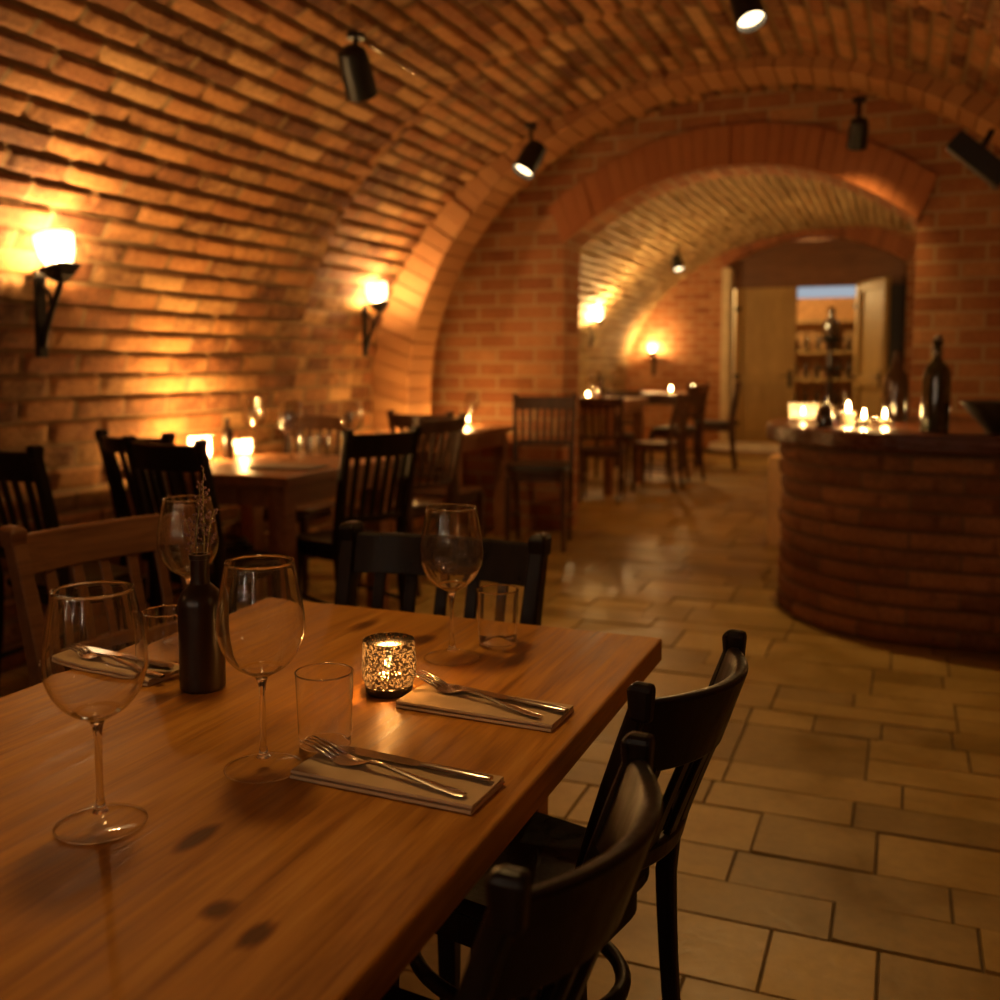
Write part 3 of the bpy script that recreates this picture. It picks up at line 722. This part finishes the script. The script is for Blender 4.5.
# ---------------------------------------------------------------- napkins and cutlery
def napkin(label, loc, rz, wx=.235, wy=.088, th=.011):
    n = thing('napkin', label, 'napkin', loc, rz, 'folded napkins on the near table')
    for nm, k in (('lower_fold', 0), ('upper_fold', 1)):
        rings = []
        m = 24
        for i in range(m + 1):
            x = -wx / 2 + wx * i / m; z0 = k * th / 2; z1 = z0 + th / 2 - .0005
            wv = .0008 * math.sin(i * .9 + k * 2); s = wy / 2 - k * .002
            rings.append([(x, -s, z0 + .001), (x, -s - .0012, (z0 + z1) / 2), (x, -s, z1), (x, 0, z1 + wv), (x, s, z1), (x, s + .001, (z0 + z1) / 2), (x, s, z0 + .001)])
        mesh_obj(nm, MB().loft(rings), 'cloth', n, smooth='auto')
    return n
napkin('folded beige napkin with fork and knife, nearest to us at table edge', (-.533, .998, TZ), math.radians(-2))
napkin('folded beige napkin with fork and knife, behind the nearer one', (-.533, 1.260, TZ), math.radians(-2))
napkin('folded napkin on left side of near table behind nearest wine glass', (-1.155, 1.215, TZ), math.radians(-4))
def fork(label, loc, rz):
    f = thing('fork', label, 'fork', loc, rz, 'forks on the near table')   # tines towards -x, handle +x ; length .205
    rings = []
    for x, w_, z, t in ((-.052, .0125, .004, .0011), (-.040, .0128, .0016, .0013), (-.028, .0105, .0022, .0014), (-.018, .0055, .0050, .0016), (-.008, .0033, .0085, .0019), (.010, .003, .0085, .002), (.045, .0042, .0052, .0019), (.080, .0062, .0028, .0018), (.100, .0068, .0022, .0017), (.109, .0045, .0022, .0014)):
        rings.append([(x, -w_, z + t * .3), (x, -w_ * .6, z - t), (x, w_ * .6, z - t), (x, w_, z + t * .3), (x, w_ * .5, z + t), (x, -w_ * .5, z + t)])
    mesh_obj('handle', MB().loft(rings), 'steel', f, smooth='auto')
    for k in range(4):
        y = -.0098 + k * .00655; pts = [(-.050, y, .0038), (-.065, y, .0085), (-.082, y, .0122), (-.098, y, .0135)]
        mesh_obj('tine', MB().tube(pts, [.0017, .0016, .0014, .0007], 8), 'steel', f, smooth=True)
    f.scale = (1.16, 1.1, 1.1)
    return f
def knife(label, loc, rz):
    k = thing('knife', label, 'knife', loc, rz, 'knives on the near table')
    rings = []
    for x, y0, y1 in ((-.125, -.002, .000), (-.118, -.006, .004), (-.10, -.009, .007), (-.05, -.009, .0075), (-.012, -.007, .007), (0, -.004, .004)):
        rings.append([(x, y0, .0030), (x, y1, .0022), (x, y1, .0042)])
    mesh_obj('blade', MB().loft(rings), 'chrome', k, smooth='auto')
    rings = []
    for x, w_, t in ((-.002, .0045, .0022), (.01, .0058, .003), (.05, .0068, .0034), (.085, .0075, .0036), (.092, .006, .003)):
        rings.append([(x, w_ * math.cos(a), .0036 + t * math.sin(a)) for a in np.linspace(0, 2 * PI, 12, endpoint=False)])
    mesh_obj('handle', MB().loft(rings), 'steel', k, smooth='auto')
    return k
NT = TZ + .0118
fork('fork on the nearest napkin, tines pointing at the tumbler', (-.555, .992, NT), math.radians(-12))
knife('knife on the nearest napkin behind its fork', (-.512, 1.022, NT), math.radians(-5))
fork('fork on the napkin by the speckled candle holder', (-.556, 1.268, NT), math.radians(-19))
knife('knife on the napkin by the speckled candle holder, behind its fork', (-.502, 1.278, NT), math.radians(-11))
fork('fork on the left napkin, seen through nearest wine glass', (-1.15, 1.20, NT), math.radians(-10))
knife('knife on the left napkin, seen behind nearest wine glass', (-1.14, 1.232, NT), math.radians(-5))
pm = mesh_obj('place_mat', MB().box((0, 0, .004), (.30, .20, .008)), 'plate', bevel=.003, loc=(-2.56, 3.80, T2Z), rot=(0, 0, .1)); tag(pm, 'flat dark place mat at front right of second table', 'place mat')

# ---------------------------------------------------------------- bar
BZ = .95
def stadium(r, xc=.10, yc=5.37, xr=1.30, n=40):
    """front edge from the right wall round the left end to the back, as points"""
    pts = [(xr, yc - r)]
    for i in range(n + 1):
        a = -PI / 2 - PI * i / n; pts.append((xc + r * math.cos(a), yc + r * math.sin(a)))
    pts.append((xr, yc + r)); return pts
def bar():
    b = thing('bar_counter', 'rounded brick bar counter with dark wooden top at right', 'bar counter', (.1, 5.37, 0))
    P = stadium(.668); D = [0]
    for p, q in zip(P[:-1], P[1:]): D.append(D[-1] + math.hypot(q[0] - p[0], q[1] - p[1]))
    D = np.array(D); PX = np.array([p[0] for p in P]); PY = np.array([p[1] for p in P]); T = D[-1]
    nu = int(T / .012); Hh = .875; nv = int(Hh / .0085)
    u = np.linspace(0, T, nu); v = np.linspace(0, Hh, nv); Ug, Vg = np.meshgrid(u, v, indexing='ij')
    x = np.interp(Ug, D, PX); y = np.interp(Ug, D, PY); e = .01
    tx = np.interp(np.minimum(Ug + e, T), D, PX) - np.interp(np.maximum(Ug - e, 0), D, PX); ty = np.interp(np.minimum(Ug + e, T), D, PY) - np.interp(np.maximum(Ug - e, 0), D, PY)
    l = np.hypot(tx, ty); nx, ny_ = ty / l, -tx / l
    flip = np.where((x - .3) * nx + (y - 5.37) * ny_ < 0, -1, 1); nx *= flip; ny_ *= flip
    d = relief(Ug, Vg, .46, .085, .007, .018, .010) - .016 + .011 * np.sin(np.pi * np.mod(Vg, .085) / .085) ** .7 + .006 * np.sin(Ug * 3)
    Q = np.stack([x + nx * d - .1, y + ny_ * d - 5.37, Vg], -1).reshape(-1, 3)
    o = grid_obj('brick_base', Q, np.stack([Ug, Vg], -1).reshape(-1, 2), 'barb', nu, nv); del o['kind']; o.parent = b
    S = stadium(.757); mb = MB(); mb.loft([[(px - .1, py - 5.37, z) for px, py in S] for z in (BZ - .085, BZ)])
    mesh_obj('worktop', mb, 'barwood', b, bevel=.012, seg=3)
    return b
bar()
hk = mesh_obj('bag_hook', MB().tube([(.42, 4.60, .864), (.42, 4.575, .84), (.42, 4.56, .80), (.42, 4.57, .77), (.42, 4.60, .78)], .008, 8), 'iron', smooth=True); tag(hk, 'small dark hook under the bar top at right edge', 'hook')
tag(mesh_obj('low_plinth', MB().box((0, 0, .31), (.16, .30, .62)), 'paleochre', bevel=.01, loc=(-.765, 7.12, 0)), 'low ochre plinth behind the left end of the brick bar', 'plinth')
# swing-top bottle
def swing(b):
    mesh_obj('stopper', MB().lathe([(.012, .392), (.017, .396), (.017, .410), (.012, .418), (.004, .42)], 20), 'plate', b, smooth='auto')
    wr = MB()
    for s in (-1, 1): wr.tube([(s * .019, 0, .335), (s * .024, 0, .36), (s * .022, 0, .395), (s * .012, 0, .405)], .002, 6)
    wr.tube([(.019 * math.cos(a), .019 * math.sin(a), .335) for a in np.linspace(0, 2 * PI, 24, endpoint=False)], .002, 6, True)
    mesh_obj('wire_clip', wr, 'steel', b, smooth=True)
GB = 'bottles on the bar'
bottle('swing_top_bottle', 'tall dark green swing-top bottle on bar, beside the wide dark bowl', (.126, 4.69, BZ), [(.052, 0), (.058, .006), (.058, .235), (.055, .262), (.042, .288), (.024, .305), (.018, .32), (.017, .38), (.02, .384), (.02, .394), (.008, .395)], 'greenglass', GB, swing)
bottle('dark_bottle', 'dark bottle on bar in front of the dark doorway side, left of swing-top bottle', (-.042, 5.60, BZ), [(.055, 0), (.062, .006), (.062, .20), (.055, .235), (.034, .27), (.022, .30), (.018, .34), (.020, .345), (.020, .36), (.008, .361)], 'brownglass', GB)
bottle('squat_bottle', 'small squat dark bottle on bar, right of wide votive bowl', (-.345, 4.93, BZ), [(.036, 0), (.04, .004), (.04, .06), (.03, .09), (.014, .105), (.012, .135), (.015, .14), (.006, .141)], 'brownglass', GB)
bottle('round_flask', 'small round-shouldered flask on bar behind the tall candle', (-.28, 5.44, BZ), [(.03, 0), (.036, .01), (.04, .05), (.028, .085), (.012, .10), (.011, .15), (.015, .155), (.005, .156)], 'brownglass', GB)
votive('wide frosted votive bowl at left end of bar', 'candle inside the wide votive bowl at left end of bar', (-.485, 5.41, BZ), .075, .095, 1.3, 1.3, 'frost')
candle('short candle with bright flame standing on bar, left of stacked glass dishes', (-.254, 5.20, BZ), GC, .034, .06, 3, 1.6, 'pillar_candle')
votive('left votive in the pair of glass dishes on bar', 'candle with tall flame in left dish on bar', (-.175, 5.06, BZ), .05, .05, 2.0, 1.5)
votive('right votive in the pair of glass dishes on bar', 'candle with tall flame in right dish on bar, by dark bottle', (-.085, 5.18, BZ), .045, .05, 2.0, 1.4)
bw_ = thing('serving_bowl', 'wide dark bowl at right end of the bar', 'bowl', (.40, 4.74, BZ))
mesh_obj('bowl_body', MB().lathe([(.07, 0), (.075, .012), (.12, .06), (.175, .125), (.18, .135), (.17, .132), (.112, .062), (.06, .022), (.01, .02)], 48), 'bowlwood', bw_, smooth='auto')
candle('candle on bar just outside right picture edge, lighting the brick pier', (.78, 5.7, BZ), GC, .03, .05, 5, 2.2, 'pillar_candle')

# ---------------------------------------------------------------- sconces
def sconce(label, loc, rz, power=1.0, tilt=-.22):
    """local: wall at x=0, room towards +x"""
    s = thing('wall_sconce', label, 'wall lamp', loc, rz, 'iron wall sconces')
    mesh_obj('back_plate', MB().box((.012, 0, -.17), (.02, .05, .34)), 'iron', s, bevel=.004)
    mesh_obj('arm', MB().tube([(.02, 0, -.30), (.03, 0, -.25), (.07, 0, -.16), (.11, 0, -.08), (.13, 0, -.03)], [.016, .015, .013, .012, .012], 8), 'iron', s, smooth=True)
    mesh_obj('brace', MB().tube([(.02, 0, -.05), (.05, .012, -.09), (.075, 0, -.15)], .009, 8), 'iron', s, smooth=True)
    R = Matrix.Rotation(tilt, 3, 'Y')
    def ring(r, z): return [Vector((.13, 0, -.03)) + R @ Vector((r * math.cos(a), r * math.sin(a), z)) for a in [PI / 4 + k * PI / 2 for k in range(4)]]
    mb = MB().loft([ring(.012, -.02), ring(.05, .005), ring(.082, .045), ring(.075, .045), ring(.044, .012), ring(.01, .008)])
    mesh_obj('cup', mb, 'iron', s)
    p = Vector((.13, 0, -.03)) + R @ Vector((0, 0, .044))
    sh_ = MB(); rr = []
    for r_, z_ in ((.03, .02), (.05, .05), (.066, .09), (.074, .135), (.076, .17), (.073, .17), (.07, .135), (.062, .09), (.046, .052), (.026, .024)):
        rr.append([Vector((.13, 0, -.03)) + R @ Vector((r_ * math.cos(a), r_ * math.sin(a), z_)) for a in np.linspace(0, 2 * PI, 24, endpoint=False)])
    sh_.loft(rr, False); mesh_obj('glare_shade', sh_, 'glare_glow', s, smooth=True)  # shade added to carry the wall glare as a glowing shape
    mesh_obj('bulb', MB().lathe([(.004, -.03), (.014, -.015), (.02, .0), (.02, .012), (.012, .028), (.002, .036)], 16, p), 'bulb', s, smooth=True)
    light('sconce_light', 'POINT', p + Vector((.012, 0, .012)), K_SCONCE * power, WARM, .03, s)
    return s
sconce('iron wall sconce glowing on left brick wall, nearest to us', (-3.205, 3.03, 1.61), 0, 1.0)
sconce('iron wall sconce beside the wall arch, second along left wall', (-3.385, 5.93, 1.64), 0, .8)
sconce('glowing sconce on left wall of far vault, just past the arch jamb', (-3.77, 12.4, 1.80), 0, 5)
sconce('small glowing sconce on far brick end wall left of pale door', (-3.55, 15.03, 1.42), math.radians(-90), 1.3)
sconce('added unseen sconce on right wall beside the camera position', (1.21, 1.2, 1.66), PI, .22)  # added out of view to brighten the foreground
sconce('added unseen sconce on left wall behind the camera position', (-3.205, .2, 1.66), 0, .18)  # added behind the camera as extra light on the near vault
sconce('added unseen sconce on right wall of far vault', (1.77, 10.0, 1.8), PI, 5)  # added out of sight to brighten the far vault ceiling

M['tube'] = emis('streak_lamp_tube', (1, .80, .58), 85)
def add_streak_lamp(label, loc):  # lamps added behind the camera for streak highlights in the glasses
    t = thing('added_streak_lamp', label, 'wall lamp', loc, 0, 'added lamps behind the camera')
    mesh_obj('back_plate', MB().box((0, .012, 0), (.12, .02, .95)), 'iron', t, bevel=.004)
    mesh_obj('streak_lamp_tube', MB().lathe([(.004, -.40), (.008, -.38), (.008, .38), (.004, .40)], 20, (0, .075, 0)), 'tube', t, smooth=True)
    mesh_obj('bracket', MB().box((0, .045, -.42), (.06, .09, .03)).box((0, .045, .42), (.06, .09, .03)), 'iron', t, bevel=.004)
add_streak_lamp('added slim lamp behind the camera for glass streaks, left one', (-2.3, -2.19, 1.65))
add_streak_lamp('added slim lamp behind the camera for glass streaks, middle one', (-1.2, -2.19, 1.65))
add_streak_lamp('added slim lamp behind the camera for glass streaks, right one', (.1, -2.19, 1.65))
sconce('wall sconce on the cellar side of the arch wall, left of the opening', (-2.95, 7.40, 1.75), math.radians(90), 2.2)
sconce('wall sconce on the cellar side of the arch wall, right of the opening', (.70, 7.40, 1.75), math.radians(90), 3.0)
# ---------------------------------------------------------------- ceiling spotlights
def spot(label, loc, aim_, power=1.0, drop=.10, ang=95, s=1.45, rad=.03):
    t = thing('ceiling_spotlight', label, 'spotlight', loc, 0, 'black ceiling spotlights')
    mesh_obj('mount', MB().lathe([(.04, .0), (.04, .022), (.01, .024)], 20, (0, 0, drop - .022)), 'blackmetal', t, smooth='auto')
    mesh_obj('bracket', MB().tube([(0, 0, drop - .01), (0, 0, .03), (0, .0, 0)], .012, 8), 'blackmetal', t, smooth=True)
    q = Vector(aim_).normalized(); R = q.to_track_quat('-Z', 'Y').to_matrix()
    def ring(r, z): return [R @ Vector((r * s * math.cos(a), r * s * math.sin(a), z * s)) for a in np.linspace(0, 2 * PI, 24, endpoint=False)]
    mesh_obj('lamp_head', MB().loft([ring(.02, .075), ring(.042, .06), ring(.048, .02), ring(.05, -.075), ring(.045, -.075), ring(.042, -.05)]), 'blackmetal', t, smooth='auto')
    mesh_obj('lens', MB().loft([ring(.0425, -.052), ring(.0425, -.055)]), 'lens', t)
    l = light('spot_light', 'SPOT', q * .085 * s, K_SPOT * power, SPOTC, rad, t, spot_size=math.radians(ang), spot_blend=.8)
    aim(l, aim_); return t
spot('black ceiling spotlight at upper left of the vault, by the thin conduit', (-2.27, 3.94, 2.52), (-.1, .75, -1), 1.0, .16)
spot('black ceiling spotlight next to the arch springing, lens lit', (-2.16, 5.85, 2.50), (-.34, -.42, -.85), .8, .20)
spot('black ceiling spotlight cut by the top picture edge', (-.76, 5.0, 2.95), (.35, -.35, -1), 2.6, .09)
spot('black ceiling spotlight above the arched opening, right of centre', (-.31, 6.5, 2.63), (-.1, .55, -.8), .8, .20, 95, 1.2)
spot('small black spotlight in far vault by the left wall', (-2.76, 12.9, 2.55), (.3, -.3, -1), 2.0, .24)
spot('added black spotlight over the near table, unseen above the picture', (-1.2, 1.6, 2.92), (.05, -.1, -1), 1.15, .11, 95, 1.45, .16)  # added above the view to light the near table
spot('added black spotlight over the aisle, unseen above the picture', (.2, 2.6, 2.64), (.1, .2, -1), .15, .11)  # added above the view for a little light on the aisle floor
cd = mesh_obj('cable_conduit', MB().tube([(-2.25, 4.02, 2.655), (-2.25, 4.93, 2.655)], .010, 8), 'steel', smooth=True); tag(cd, 'thin straight metal conduit on the vault right of upper left spotlight', 'conduit')

# ---------------------------------------------------------------- store room beyond the doors
wr = thing('wine_rack', 'wooden wine rack seen through the open pale doors', 'wine rack', (-1.1, 17.4, 0))
for x in (-.75, -.1, .55): mesh_obj('upright', MB().box((x, 0, 1.0), (.05, .32, 2.0)), 'walnut', wr)
for z in (.1, .55, 1.0, 1.45, 1.95): mesh_obj('shelf', MB().box((-.1, 0, z), (1.35, .34, .035)), 'doorwood', wr)
wbp = [(.036, 0), (.038, .005), (.038, .17), (.03, .20), (.015, .225), (.014, .29), (.016, .295), (.006, .296)]
first = None; PL = ['far left', 'left of middle', 'middle left', 'middle right', 'right of middle', 'far right']
for zi, (z, sn) in enumerate(((.1175, 'bottom shelf'), (.5675, 'second shelf'), (1.0175, 'third shelf'), (1.4675, 'fourth shelf'))):
    for k in range(6):
        x = -1.85 + .65 * (k // 3) + (.15, .325, .50)[k % 3] + random.uniform(-.015, .015)
        lb = f'dark wine bottle, {PL[k]} on the {sn} of the rack beyond the doors'
        if first is None:
            first = bottle('rack_bottle', lb, (x, 17.36, z), wbp, 'brownglass', 'bottles on the wine rack')
        else:
            b = copy_tree(first); b.location = (x, 17.36, z); b['label'] = lb
ds_ = thing('display_stand', 'dark metal display stand in front of wine rack beyond the doors', 'stand', (-1.10, 16.6, 0))
mesh_obj('foot_plate', MB().lathe([(.2, 0), (.2, .02), (.03, .03)], 24), 'blackmetal', ds_, smooth='auto')
mesh_obj('post', MB().tube([(0, 0, .02), (0, 0, 1.62)], .03, 10), 'blackmetal', ds_, smooth=True)
mesh_obj('tray', MB().lathe([(.04, 1.56), (.10, 1.60), (.21, 1.64), (.21, 1.66), (.05, 1.66)], 24), 'blackmetal', ds_, smooth='auto')
mesh_obj('lower_tray', MB().lathe([(.03, 1.14), (.20, 1.20), (.20, 1.22), (.03, 1.22)], 24), 'blackmetal', ds_, smooth='auto')
bottle('tall_jug', 'tall dark jug on the metal stand beyond the doors', (-1.10, 16.6, 1.66), [(.10, 0), (.14, .03), (.15, .16), (.10, .26), (.055, .32), (.05, .46), (.06, .48), (.02, .481)], 'brownglass')
struct(mesh_obj('window_1', MB().box((-1.2, 17.62, 2.66), (2.2, .04, .60)), 'sky'))
rl = thing('store_lamp', 'warm lamp hanging in the store room beyond the doors', 'lamp', (-1.85, 15.95, 2.45))
mesh_obj('lamp_globe', MB().lathe([(.01, -.06), (.05, -.03), (.06, 0), (.04, .05), (.01, .06)], 20), 'bulb', rl, smooth=True)
mesh_obj('lamp_cord', MB().tube([(0, 0, .06), (0, 0, .62)], .006, 6), 'iron', rl)
light('store_light', 'POINT', (0, 0, -.1), 75, (1, .68, .28), .06, rl)

bm_ = thing('ceiling_track', 'short black box fixture where the arch meets the right brick pier', 'light track', (.32, 5.9, 2.31))
mesh_obj('track_body', MB().box((0, 0, 0), (.34, .12, .11)), 'blackmetal', bm_, bevel=.008).rotation_euler = (0, math.radians(42), 0)
mesh_obj('track_mount', MB().tube([(0, 0, .03), (.06, 0, .15)], .015, 8), 'blackmetal', bm_, smooth=True)
